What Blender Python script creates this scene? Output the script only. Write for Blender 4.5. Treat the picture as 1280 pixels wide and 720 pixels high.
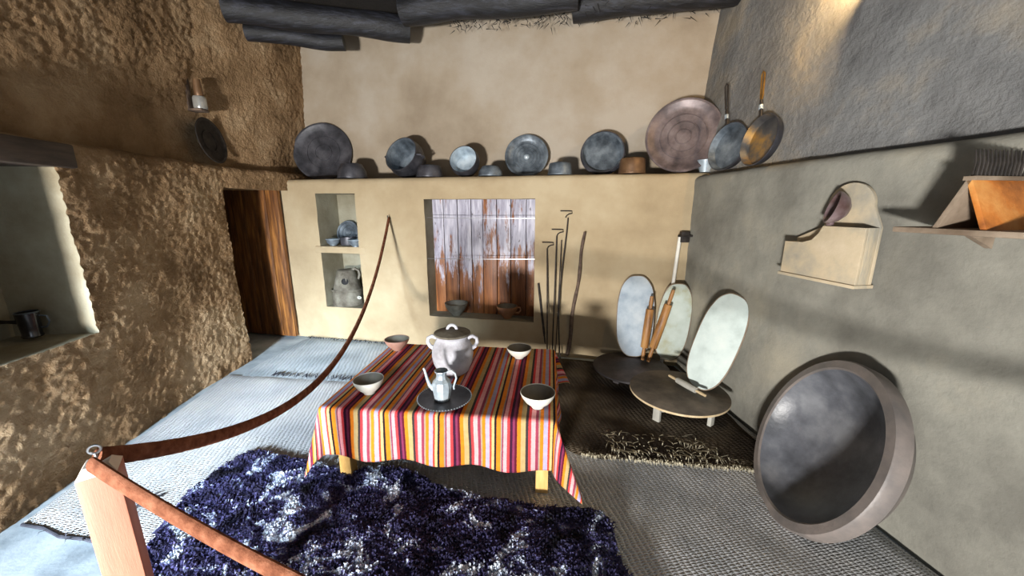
import bpy, bmesh, math, random
from mathutils import Vector, Matrix, noise
random.seed(7)
S = bpy.context.scene
for o in list(bpy.data.objects): bpy.data.objects.remove(o)
COL = S.collection

# ---------------------------------------------------------------- camera, world, lights, exposure
F = 460.0; PITCH = math.radians(12.5); EYE = Vector((0, 0, 1.5))
cam_d = bpy.data.cameras.new('camera'); cam = bpy.data.objects.new('camera', cam_d); COL.objects.link(cam)
cam.location = EYE; cam.rotation_euler = (math.pi/2 - PITCH, 0, 0)
cam_d.sensor_width = 36; cam_d.lens = 36*F/1280; cam_d.clip_start = .05
S.camera = cam
W = bpy.data.worlds.new('world'); S.world = W; W.use_nodes = True
W.node_tree.nodes['Background'].inputs[0].default_value = (.80, .90, 1.0, 1)
W.node_tree.nodes['Background'].inputs[1].default_value = .26
S.view_settings.view_transform = 'Standard'; S.view_settings.look = 'None'
S.view_settings.exposure = 0.0; S.view_settings.gamma = 1.0; S.view_settings.use_curve_mapping = False

def area_light(name, loc, target, size, size_y, power, color):
    d = bpy.data.lights.new(name, 'AREA'); d.shape = 'RECTANGLE'; d.size = size; d.size_y = size_y
    d.energy = power; d.color = color
    o = bpy.data.objects.new(name, d); COL.objects.link(o); o.location = loc
    o.rotation_euler = (Vector(target) - Vector(loc)).to_track_quat('-Z', 'Y').to_euler()
    return o
# low lamp standing on the floor by the left wall, behind the visitor; then two added cool fill lights
area_light('floor_lamp_light', (-1.62, -2.6, .46), (-.3, 3.2, 1.2), .44, .28, 540, (1.0, .97, .93))
wl = area_light('added_left_floor_fill', (-1.75, -2.9, 1.95), (-1.95, 2.9, 0), .5, .8, 42, (.70, .85, 1.0)); wl.data.spread = math.radians(30)  # added fill brightening the left floor, narrow spread keeps it off the table
area_light('added_rear_fill', (.6, -2.6, 1.05), (-.2, 3, 1.2), 1.3, 1.9, 13, (.86, .93, 1.0))  # added broad fill from behind the camera, no modelled source

# ---------------------------------------------------------------- pixel helpers
def ray(u, v):
    up = (360 - v)/F
    return Vector(((u - 640)/F, math.cos(PITCH) + up*math.sin(PITCH), -math.sin(PITCH) + up*math.cos(PITCH)))
def on_z(u, v, z=0.0):
    a = ray(u, v); return EYE + a*((z - EYE.z)/a.z)
BL = Vector((-2.45, 4.13, 0)); BR = Vector((1.56, 3.30, 0))
BD = (BR - BL).normalized(); BN = Vector((BD.y, -BD.x, 0))       # along the back wall, and out of it into the room
def on_back(u, v, w=0.0):
    a = ray(u, v); p = BL + BN*w
    return EYE + a*((p - EYE).dot(BN)/a.dot(BN))
def on_plane(u, v, p, n):
    a = ray(u, v); return EYE + a*((Vector(p) - EYE).dot(n)/a.dot(n))
UP = Vector((0, 0, 1))

# ---------------------------------------------------------------- materials
def lin(c):
    r = []
    for x in c:
        x /= 255.0
        r.append(x/12.92 if x <= .04045 else ((x + .055)/1.055)**2.4)
    return tuple(r) + (1,)
def mat(name, cols, scale=6, rough=.8, metal=0, bump=0, bscale=60, stretch=None, detail=6, bdist=.01, spec=.5, coords='Object', lo=.34, hi=.66, trans=0, bstretch=None):
    m = bpy.data.materials.new(name); m.use_nodes = True
    nt = m.node_tree; N = nt.nodes; L = nt.links; b = N['Principled BSDF']
    b.inputs['Roughness'].default_value = rough; b.inputs['Metallic'].default_value = metal
    b.inputs['Specular IOR Level'].default_value = spec
    if trans: b.inputs['Transmission Weight'].default_value = trans
    tc = N.new('ShaderNodeTexCoord')
    def src(st):
        if not st: return tc.outputs[coords]
        mp = N.new('ShaderNodeMapping'); mp.inputs['Scale'].default_value = st
        L.new(tc.outputs[coords], mp.inputs[0]); return mp.outputs[0]
    if len(cols) == 1: b.inputs['Base Color'].default_value = lin(cols[0])
    else:
        n = N.new('ShaderNodeTexNoise'); n.inputs['Scale'].default_value = scale; n.inputs['Detail'].default_value = detail; n.inputs['Roughness'].default_value = .6
        L.new(src(stretch), n.inputs['Vector'])
        r = N.new('ShaderNodeValToRGB'); e = r.color_ramp.elements
        k = len(cols)
        while len(e) < k: e.new(.5)
        for i, c in enumerate(cols):
            e[i].position = lo + (hi - lo)*i/(k - 1); e[i].color = lin(c)
        L.new(n.outputs[0], r.inputs[0]); L.new(r.outputs[0], b.inputs['Base Color'])
    if bump:
        n2 = N.new('ShaderNodeTexNoise'); n2.inputs['Scale'].default_value = bscale; n2.inputs['Detail'].default_value = 8; n2.inputs['Roughness'].default_value = .65
        L.new(src(bstretch or stretch), n2.inputs['Vector'])
        bp = N.new('ShaderNodeBump'); bp.inputs['Strength'].default_value = bump; bp.inputs['Distance'].default_value = bdist
        L.new(n2.outputs[0], bp.inputs['Height']); L.new(bp.outputs[0], b.inputs['Normal'])
    return m
MAT = {}
MAT['mud'] = mat('brown_mud_plaster', [(122, 97, 69), (159, 130, 97), (189, 163, 130)], 2.2, .92, bump=1.0, bscale=48, bdist=.03, spec=.2)
MAT['tanup'] = mat('greyish_tan_plaster', [(140, 126, 108), (158, 145, 127), (170, 160, 146)], 1.1, .9, bump=.35, bscale=22, bdist=.01, spec=.2)
MAT['greyup'] = mat('bluish_grey_plaster', [(98, 98, 98), (120, 120, 119), (146, 138, 124)], 1.9, .85, bump=.8, bscale=20, bdist=.02, spec=.3)
MAT['tan'] = mat('tan_plaster', [(148, 131, 104), (165, 148, 119), (177, 162, 134)], 1.3, .9, bump=.35, bscale=22, bdist=.01, spec=.2)
MAT['grey'] = mat('grey_plaster', [(112, 110, 102), (136, 134, 124), (156, 150, 134)], 1.6, .85, bump=.4, bscale=24, bdist=.012, spec=.3)
MAT['white'] = mat('pale_whitewash', [(138, 128, 106), (170, 164, 144)], 3, .9, bump=.5, bscale=18, spec=.2)
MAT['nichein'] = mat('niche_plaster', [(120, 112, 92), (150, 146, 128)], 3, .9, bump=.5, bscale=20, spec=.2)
MAT['soot'] = mat('sooted_wood', [(10, 10, 13), (22, 23, 28), (46, 48, 58)], 5, .55, bump=.6, bscale=18, stretch=(1, 6, 6))
MAT['ceil'] = mat('sooted_ceiling', [(8, 8, 10), (22, 20, 22)], 8, .8, bump=.8, bscale=30)
MAT['concrete'] = mat('pale_concrete', [(128, 140, 148), (160, 172, 180), (182, 192, 198)], 4, .8, bump=.3, bscale=16)
MAT['door'] = mat('brown_door_wood', [(74, 44, 22), (112, 70, 34), (158, 106, 52)], 3.5, .5, bump=.35, bscale=30, stretch=(9, 9, .8))
MAT['plank'] = mat('weathered_plank', [(84, 48, 24), (128, 78, 44), (126, 112, 108), (164, 160, 168)], 2.6, .6, bump=.5, bscale=26, stretch=(9, 9, 1.1), lo=.36, hi=.62)
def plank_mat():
    m = bpy.data.materials.new('pale_topped_plank'); m.use_nodes = True
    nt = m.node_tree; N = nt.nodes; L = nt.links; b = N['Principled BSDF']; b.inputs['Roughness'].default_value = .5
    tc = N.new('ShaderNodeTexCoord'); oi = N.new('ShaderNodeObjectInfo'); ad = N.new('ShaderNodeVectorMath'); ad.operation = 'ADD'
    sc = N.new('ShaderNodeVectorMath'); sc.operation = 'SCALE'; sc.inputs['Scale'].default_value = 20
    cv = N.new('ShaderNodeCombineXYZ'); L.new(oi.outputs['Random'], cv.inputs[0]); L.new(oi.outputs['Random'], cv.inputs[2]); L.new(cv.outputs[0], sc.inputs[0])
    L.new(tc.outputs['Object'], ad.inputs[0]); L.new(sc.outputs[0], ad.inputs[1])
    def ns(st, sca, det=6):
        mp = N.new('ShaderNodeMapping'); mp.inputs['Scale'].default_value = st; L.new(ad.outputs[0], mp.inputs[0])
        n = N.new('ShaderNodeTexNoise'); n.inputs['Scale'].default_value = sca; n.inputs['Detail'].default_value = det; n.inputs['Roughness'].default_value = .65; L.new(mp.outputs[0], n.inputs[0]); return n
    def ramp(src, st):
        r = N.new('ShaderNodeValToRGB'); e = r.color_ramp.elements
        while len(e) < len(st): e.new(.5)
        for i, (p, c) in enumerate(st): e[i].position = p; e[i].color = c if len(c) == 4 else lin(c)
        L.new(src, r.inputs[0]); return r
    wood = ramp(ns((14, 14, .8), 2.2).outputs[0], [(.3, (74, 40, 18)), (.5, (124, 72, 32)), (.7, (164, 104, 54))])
    pale_tone = ramp(ns((10, 10, 1.2), 3).outputs[0], [(.3, (120, 116, 132)), (.5, (170, 168, 184)), (.7, (206, 204, 214))])
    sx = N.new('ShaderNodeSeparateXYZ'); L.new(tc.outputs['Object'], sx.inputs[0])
    h = N.new('ShaderNodeMapRange'); h.inputs[1].default_value = .1; h.inputs[2].default_value = .95; h.inputs[3].default_value = -.2; h.inputs[4].default_value = .14; L.new(sx.outputs[2], h.inputs[0])  # pale tone grows towards the top, broken up by noise
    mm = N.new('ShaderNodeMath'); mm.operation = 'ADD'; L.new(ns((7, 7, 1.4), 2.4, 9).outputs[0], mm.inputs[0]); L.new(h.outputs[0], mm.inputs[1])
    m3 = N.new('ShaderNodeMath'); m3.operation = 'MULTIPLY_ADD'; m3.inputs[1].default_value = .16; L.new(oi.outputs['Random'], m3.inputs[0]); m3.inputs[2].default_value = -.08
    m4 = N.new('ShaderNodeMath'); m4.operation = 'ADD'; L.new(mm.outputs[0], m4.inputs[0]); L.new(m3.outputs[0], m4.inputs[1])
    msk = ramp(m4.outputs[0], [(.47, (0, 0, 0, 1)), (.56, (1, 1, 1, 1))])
    mx = N.new('ShaderNodeMix'); mx.data_type = 'RGBA'; L.new(msk.outputs[0], mx.inputs[0]); L.new(wood.outputs[0], mx.inputs[6]); L.new(pale_tone.outputs[0], mx.inputs[7])
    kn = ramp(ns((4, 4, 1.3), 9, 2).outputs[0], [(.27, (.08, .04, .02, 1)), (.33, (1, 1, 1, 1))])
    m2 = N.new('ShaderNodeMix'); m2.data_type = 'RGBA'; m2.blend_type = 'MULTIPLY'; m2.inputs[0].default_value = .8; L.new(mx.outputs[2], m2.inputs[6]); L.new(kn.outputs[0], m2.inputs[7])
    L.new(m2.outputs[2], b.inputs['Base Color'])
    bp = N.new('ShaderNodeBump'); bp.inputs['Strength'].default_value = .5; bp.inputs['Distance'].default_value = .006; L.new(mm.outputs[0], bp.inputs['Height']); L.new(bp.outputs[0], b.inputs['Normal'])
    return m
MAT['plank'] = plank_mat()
MAT['lintel'] = mat('grey_lintel_wood', [(54, 44, 38), (82, 68, 58)], 4, .7, bump=.5, bscale=24, stretch=(8, 1, 8))
MAT['metal'] = mat('tarnished_metal', [(60, 67, 74), (98, 107, 116), (134, 144, 152)], 7, .4, .35, bump=.15, bscale=30)
MAT['metal_dark'] = mat('dark_tinned_metal', [(40, 41, 46), (66, 66, 72), (92, 92, 98)], 6, .42, .3, bump=.15, bscale=26)
MAT['metal_red'] = mat('reddish_tinned_metal', [(66, 58, 60), (100, 88, 88), (126, 114, 114)], 6, .42, .3, bump=.12, bscale=26)
MAT['metal_pale'] = mat('pale_tinned_metal', [(136, 148, 158), (172, 186, 196), (200, 210, 216)], 9, .38, .3, bump=.2, bscale=30)
MAT['copper'] = mat('brown_copper', [(96, 70, 48), (130, 100, 72)], 8, .45, .4)
MAT['iron'] = mat('black_iron', [(34, 31, 30), (66, 60, 56)], 20, .6, .5)
MAT['brass'] = mat('worn_brass', [(120, 88, 40), (176, 134, 66)], 18, .4, .7)
MAT['panin'] = mat('part_brassy_pan_metal', [(64, 64, 68), (90, 88, 86), (176, 134, 66)], 5, .4, .4)
MAT['claywhite'] = mat('white_glazed_clay', [(186, 186, 176), (216, 214, 204)], 8, .45, bump=.1, bscale=20)
MAT['clayin'] = mat('dull_brown_clay', [(104, 98, 86), (136, 128, 114)], 8, .6)
MAT['claypink'] = mat('pink_clay', [(150, 108, 92), (180, 138, 120)], 8, .6, bump=.1, bscale=20)
MAT['jar'] = mat('whitewashed_jar_clay', [(140, 138, 142), (174, 174, 182), (198, 200, 206)], 7, .7, bump=.4, bscale=22)
MAT['claygrey'] = mat('sooty_grey_clay', [(64, 56, 46), (98, 92, 80), (124, 120, 108)], 7, .8, bump=.4, bscale=24)
MAT['clayred'] = mat('brown_clay', [(120, 80, 52), (154, 108, 74)], 8, .6)
MAT['flour'] = mat('floury_board', [(168, 180, 176), (192, 204, 200), (206, 214, 208)], 4, .85, bump=.25, bscale=18)
MAT['flourgrey'] = mat('floury_grey_board', [(136, 150, 164), (166, 178, 188), (190, 198, 202)], 4, .85, bump=.25, bscale=18)
MAT['flouryel'] = mat('floury_stained_board', [(150, 146, 112), (172, 182, 174), (188, 198, 192)], 3.4, .85, bump=.25, bscale=18)
MAT['pin'] = mat('turned_brown_wood', [(112, 74, 38), (158, 112, 62), (178, 134, 82)], 4, .5, bump=.2, bscale=30, stretch=(6, 6, .8))
MAT['tabletop'] = mat('worn_dark_tabletop', [(60, 54, 48), (88, 80, 70), (112, 102, 90)], 5, .7, bump=.3, bscale=30)
MAT['tabledark'] = mat('dark_tabletop', [(44, 41, 42), (66, 61, 62), (86, 80, 82)], 5, .65, bump=.3, bscale=30)
MAT['palewood'] = mat('pale_wood', [(178, 156, 120), (206, 186, 150)], 5, .7, bump=.2, bscale=30, stretch=(5, 5, .8))
MAT['greywood'] = mat('grey_painted_wood', [(150, 148, 140), (180, 178, 168)], 6, .7, bump=.2, bscale=30)
MAT['legwood'] = mat('yellow_wood', [(184, 142, 76), (214, 176, 112)], 5, .6, bump=.15, bscale=30, stretch=(5, 5, .7))
MAT['bowl'] = mat('grey_wooden_bowl', [(58, 60, 64), (88, 90, 96), (118, 120, 124)], 4, .36, bump=.25, bscale=22)
MAT['bowlrim'] = mat('pale_worn_bowl_rim', [(92, 88, 86), (128, 118, 112)], 5, .5, bump=.25, bscale=22)
MAT['box'] = mat('pale_streaked_wood', [(146, 142, 130), (184, 168, 140), (200, 184, 158)], 3.4, .7, bump=.25, bscale=24, stretch=(1, 6, 1))
MAT['spoon'] = mat('dark_wooden_spoon', [(70, 48, 42), (128, 112, 116)], 6, .35, bump=.1, bscale=20)
MAT['orange'] = mat('orange_stained_wood', [(120, 66, 26), (186, 112, 46), (206, 150, 84)], 5, .55, bump=.3, bscale=24)
MAT['combend'] = mat('grey_brown_wood', [(104, 88, 72), (146, 130, 112)], 6, .7, bump=.3, bscale=24)
MAT['stick'] = mat('bark_stick', [(60, 46, 38), (110, 92, 78)], 14, .8, bump=.4, bscale=40)
MAT['polewhite'] = mat('white_pole', [(206, 204, 194), (222, 220, 212)], 6, .6)
MAT['post'] = mat('pinkish_post_wood', [(160, 98, 76), (182, 120, 96)], 3, .6, bump=.12, bscale=40, stretch=(7, 7, .6))
MAT['posttop'] = mat('pale_post_end', [(214, 200, 184), (226, 214, 200)], 8, .7)
MAT['strap'] = mat('brown_felt_strap', [(90, 52, 36), (116, 72, 52), (138, 92, 70)], 30, .95, bump=.7, bscale=180, bdist=.004, spec=.1)
MAT['steel'] = mat('steel', [(170, 172, 176)], rough=.3, metal=1)
MAT['mugmetal'] = mat('polished_dark_metal', [(60, 60, 62), (96, 96, 98)], 8, .22, .85)
MAT['glass'] = mat('silvered_glass', [(150, 150, 146), (186, 184, 178)], 12, .15, .5)
MAT['straw'] = mat('straw', [(150, 142, 120), (196, 188, 164)], 20, .8)
MAT['wool_dark'] = mat('dark_wool', [(28, 30, 38), (58, 60, 70)], 20, .9)
MAT['bulb'] = bpy.data.materials.new('warm_bulb'); MAT['bulb'].use_nodes = True
_b = MAT['bulb'].node_tree.nodes['Principled BSDF']; _b.inputs['Emission Color'].default_value = (1, .62, .2, 1); _b.inputs['Emission Strength'].default_value = 12

def weave_mat(name, c1, c2, c3, ang, s=95):
    m = bpy.data.materials.new(name); m.use_nodes = True
    nt = m.node_tree; N = nt.nodes; L = nt.links; b = N['Principled BSDF']; b.inputs['Roughness'].default_value = .95; b.inputs['Specular IOR Level'].default_value = .1
    tc = N.new('ShaderNodeTexCoord'); mp = N.new('ShaderNodeMapping'); mp.inputs['Rotation'].default_value = (0, 0, ang)
    L.new(tc.outputs['Object'], mp.inputs[0])
    def wave(direction, sc, dist):
        w = N.new('ShaderNodeTexWave'); w.bands_direction = direction; w.inputs['Scale'].default_value = sc; w.inputs['Distortion'].default_value = dist
        w.inputs['Detail'].default_value = 2; w.inputs['Detail Scale'].default_value = 1.5
        L.new(mp.outputs[0], w.inputs[0]); return w
    wx = wave('X', s*.13, 3.0); wy = wave('Y', s*.27, 3.4)
    mul = N.new('ShaderNodeMath'); mul.operation = 'MULTIPLY'; L.new(wx.outputs[1], mul.inputs[0]); L.new(wy.outputs[1], mul.inputs[1])
    n = N.new('ShaderNodeTexNoise'); n.inputs['Scale'].default_value = 2.2; n.inputs['Detail'].default_value = 6; L.new(mp.outputs[0], n.inputs[0])
    r = N.new('ShaderNodeValToRGB'); e = r.color_ramp.elements; e.new(.5)
    for i, (p, c) in enumerate(((.36, c1), (.5, c2), (.64, c3))): e[i].position = p; e[i].color = lin(c)
    L.new(n.outputs[0], r.inputs[0])
    mx = N.new('ShaderNodeMix'); mx.data_type = 'RGBA'; mx.blend_type = 'MULTIPLY'; mx.inputs[0].default_value = .38
    L.new(r.outputs[0], mx.inputs[6])
    cr = N.new('ShaderNodeValToRGB'); cr.color_ramp.elements[0].color = (.52, .54, .58, 1); cr.color_ramp.elements[0].position = .05; cr.color_ramp.elements[1].position = .55
    L.new(mul.outputs[0], cr.inputs[0]); L.new(cr.outputs[0], mx.inputs[7]); L.new(mx.outputs[2], b.inputs['Base Color'])
    bp = N.new('ShaderNodeBump'); bp.inputs['Strength'].default_value = .9; bp.inputs['Distance'].default_value = .02
    L.new(mul.outputs[0], bp.inputs['Height']); L.new(bp.outputs[0], b.inputs['Normal'])
    return m
MAT['mat_front'] = weave_mat('woven_straw_mat', (190, 192, 194), (212, 212, 212), (226, 224, 220), -.2)
MAT['mat_back'] = weave_mat('woven_blue_grey_mat', (180, 190, 196), (206, 214, 218), (222, 227, 229), -.2, 70)
MAT['mat_dark'] = weave_mat('dark_brown_mat', (44, 36, 30), (70, 60, 50), (108, 96, 80), -.2, 80)

def fur_mat():
    m = bpy.data.materials.new('indigo_fleece'); m.use_nodes = True
    nt = m.node_tree; N = nt.nodes; L = nt.links; b = N['Principled BSDF']; b.inputs['Roughness'].default_value = .85; b.inputs['Specular IOR Level'].default_value = .25
    tc = N.new('ShaderNodeTexCoord'); n = N.new('ShaderNodeTexNoise'); n.inputs['Scale'].default_value = 6.5; n.inputs['Detail'].default_value = 7; n.inputs['Roughness'].default_value = .66; n.inputs['Distortion'].default_value = 1.1
    L.new(tc.outputs['Object'], n.inputs[0])
    r = N.new('ShaderNodeValToRGB'); e = r.color_ramp.elements; e.new(.5); e.new(.6); e.new(.7)
    for i, (p, c) in enumerate(((.34, (10, 10, 17)), (.45, (38, 36, 64)), (.545, (68, 66, 108)), (.575, (178, 190, 212)), (.68, (226, 234, 242)))):
        e[i].position = p; e[i].color = lin(c)
    L.new(n.outputs[0], r.inputs[0]); L.new(r.outputs[0], b.inputs['Base Color'])
    return m
MAT['fur'] = fur_mat()

def stripe_mat():
    m = bpy.data.materials.new('striped_wool_cloth'); m.use_nodes = True
    nt = m.node_tree; N = nt.nodes; L = nt.links; b = N['Principled BSDF']; b.inputs['Roughness'].default_value = .9; b.inputs['Specular IOR Level'].default_value = .15
    tc = N.new('ShaderNodeTexCoord'); sx = N.new('ShaderNodeSeparateXYZ'); L.new(tc.outputs['UV'], sx.inputs[0])
    nz = N.new('ShaderNodeTexNoise'); nz.inputs['Scale'].default_value = 60; L.new(tc.outputs['UV'], nz.inputs[0])
    ad = N.new('ShaderNodeMath'); ad.operation = 'MULTIPLY_ADD'; ad.inputs[1].default_value = .02; L.new(nz.outputs[0], ad.inputs[0]); L.new(sx.outputs[0], ad.inputs[2])
    fr = N.new('ShaderNodeMath'); fr.operation = 'FRACT'; L.new(ad.outputs[0], fr.inputs[0])
    r = N.new('ShaderNodeValToRGB'); r.color_ramp.interpolation = 'CONSTANT'; e = r.color_ramp.elements
    st = [(0, (232, 132, 34)), (.062, (188, 162, 112)), (.142, (62, 54, 54)), (.19, (214, 66, 70)), (.238, (236, 168, 170)), (.31, (150, 62, 84)), (.36, (168, 150, 132)), (.388, (232, 132, 34)),
          (.447, (172, 164, 192)), (.52, (216, 70, 52)), (.556, (208, 180, 124)), (.605, (40, 30, 34)), (.643, (232, 132, 34)), (.715, (150, 138, 134)), (.742, (140, 56, 84)), (.765, (236, 166, 170)),
          (.825, (214, 66, 70)), (.873, (62, 26, 52)), (.92, (132, 52, 86)), (.958, (92, 26, 44))]
    while len(e) < len(st): e.new(.5)
    for i, (p, c) in enumerate(st): e[i].position = p; e[i].color = lin(c)
    L.new(fr.outputs[0], r.inputs[0])
    mx = N.new('ShaderNodeMix'); mx.data_type = 'RGBA'; mx.blend_type = 'MULTIPLY'; mx.inputs[0].default_value = .35
    n2 = N.new('ShaderNodeTexNoise'); n2.inputs['Scale'].default_value = 40; L.new(tc.outputs['Object'], n2.inputs[0])
    L.new(r.outputs[0], mx.inputs[6]); L.new(n2.outputs[0], mx.inputs[7]); L.new(mx.outputs[2], b.inputs['Base Color'])
    w = N.new('ShaderNodeTexWave'); w.inputs['Scale'].default_value = 60; w.bands_direction = 'Y'; L.new(tc.outputs['UV'], w.inputs[0])
    bp = N.new('ShaderNodeBump'); bp.inputs['Strength'].default_value = .3; bp.inputs['Distance'].default_value = .003
    L.new(w.outputs[1], bp.inputs['Height']); L.new(bp.outputs[0], b.inputs['Normal'])
    return m
MAT['stripe'] = stripe_mat()

# ---------------------------------------------------------------- mesh helpers
class MB:
    def __init__(s): s.v = []; s.f = []; s.mi = []
    def add(s, verts, faces, mi=0):
        k = len(s.v); s.v += [Vector(p) for p in verts]
        for f in faces: s.f.append([i + k for i in f]); s.mi.append(mi)
        return s
    def box(s, c, size, M=None, mi=0, taper=(1, 1)):
        x, y, z = [q/2 for q in size]; c = Vector(c)
        vs = [Vector((a*x*(taper[0] if d > 0 else 1), b*y*(taper[1] if d > 0 else 1), d*z)) for d in (-1, 1) for a, b in ((-1, -1), (1, -1), (1, 1), (-1, 1))]
        vs = [c + ((M @ q) if M else q) for q in vs]
        return s.add(vs, [(3, 2, 1, 0), (4, 5, 6, 7), (0, 1, 5, 4), (1, 2, 6, 5), (2, 3, 7, 6), (3, 0, 4, 7)], mi)
    def lathe(s, prof, n=32, M=None, mi=0, wob=0, seed=0):
        vs = []; fs = []
        for j, (r, z) in enumerate(prof):
            for i in range(n):
                a = 2*math.pi*i/n
                rr = r*(1 + wob*noise.noise(Vector((math.cos(a)*1.3 + seed, math.sin(a)*1.3, z*6)))) if wob else r
                p = Vector((rr*math.cos(a), rr*math.sin(a), z)); vs.append(M @ p if M else p)
        for j in range(len(prof) - 1):
            for i in range(n):
                i2 = (i + 1) % n
                fs.append((j*n + i, j*n + i2, (j + 1)*n + i2, (j + 1)*n + i))
        return s.add(vs, fs, mi)
    def tube(s, path, rad, n=10, mi=0, flat=None, ref=None):
        path = [Vector(p) for p in path]; vs = []; fs = []
        m = len(path); rads = rad if isinstance(rad, (list, tuple)) else [rad]*m
        t0 = (path[1] - path[0]).normalized()
        nrm = ref.copy() if ref else (Vector((0, 0, 1)) if abs(t0.z) < .9 else Vector((1, 0, 0)))
        for k in range(m):
            t = (path[min(k + 1, m - 1)] - path[max(k - 1, 0)]).normalized()
            nrm = (nrm - t*nrm.dot(t)).normalized(); bn = t.cross(nrm)
            for i in range(n):
                a = 2*math.pi*i/n
                vs.append(path[k] + nrm*math.cos(a)*rads[k] + bn*math.sin(a)*rads[k]*(flat or 1))
        for k in range(m - 1):
            for i in range(n):
                i2 = (i + 1) % n
                fs.append((k*n + i, k*n + i2, (k + 1)*n + i2, (k + 1)*n + i))
        fs.append(tuple(range(n - 1, -1, -1))); fs.append(tuple((m - 1)*n + i for i in range(n)))
        return s.add(vs, fs, mi)
    def prism(s, poly, z0, z1, M=None, mi=0):
        n = len(poly); vs = [Vector((x, y, z0)) for x, y in poly] + [Vector((x, y, z1)) for x, y in poly]
        if M: vs = [M @ p for p in vs]
        fs = [tuple(range(n - 1, -1, -1)), tuple(range(n, 2*n))] + [(i, (i + 1) % n, n + (i + 1) % n, n + i) for i in range(n)]
        return s.add(vs, fs, mi)
    def build(s, name, mats, parent=None, smooth=True, bevel=0, angle=40):
        me = bpy.data.meshes.new(name); me.from_pydata([tuple(p) for p in s.v], [], s.f)
        mats = mats if isinstance(mats, (list, tuple)) else [mats]
        for m in mats: me.materials.append(MAT[m] if isinstance(m, str) else m)
        me.polygons.foreach_set('material_index', s.mi)
        bm = bmesh.new(); bm.from_mesh(me); bmesh.ops.recalc_face_normals(bm, faces=bm.faces)
        if bevel:
            es = [e for e in bm.edges if len(e.link_faces) == 2 and e.calc_face_angle(0) > .6]
            bmesh.ops.bevel(bm, geom=es, offset=bevel, segments=2, affect='EDGES', profile=.6)
        if smooth:
            th = math.radians(angle)
            for f in bm.faces: f.smooth = True
            for e in bm.edges:
                if len(e.link_faces) == 2 and e.calc_face_angle(0) > th: e.smooth = False
        bm.to_mesh(me); bm.free(); me.update()
        o = bpy.data.objects.new(name, me); COL.objects.link(o)
        if parent: o.parent = parent
        return o
def tag(o, label=None, cat=None, group=None, kind=None):
    if label: o['label'] = label
    if cat: o['category'] = cat
    if group: o['group'] = group
    if kind: o['kind'] = kind
    return o
def thing(name, label, cat, M=None, group=None, loc=None):
    o = bpy.data.objects.new(name, None); COL.objects.link(o); o.empty_display_size = .05
    if M is not None: o.matrix_world = M
    if loc is not None: o.location = loc
    return tag(o, label, cat, group)
def frame(o, x, y, z):
    M = Matrix.Identity(4)
    for i, a in enumerate((x, y, z)):
        for k in range(3): M[k][i] = a[k]
    for k in range(3): M[k][3] = o[k]
    return M
def axis_frame(o, a, up=UP, spin=0):
    a = a.normalized(); x = up.cross(a)
    if x.length < 1e-3: x = Vector((1, 0, 0))
    x.normalize(); y = a.cross(x)
    if spin: R = Matrix.Rotation(spin, 3, a); x = R @ x; y = R @ y
    return frame(o, x, y, a)
def smoothstep(a, b, x):
    t = max(0, min(1, (x - a)/(b - a))); return t*t*(3 - 2*t)
def arc(c, r, a0, a1, n, plane='xz', sy=1):
    out = []
    for i in range(n + 1):
        a = a0 + (a1 - a0)*i/n; p = (r*math.cos(a), r*math.sin(a)*sy)
        out.append(Vector((c[0] + p[0], c[1], c[2] + p[1])) if plane == 'xz' else Vector((c[0] + p[0], c[1] + p[1], c[2])))
    return out

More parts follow.
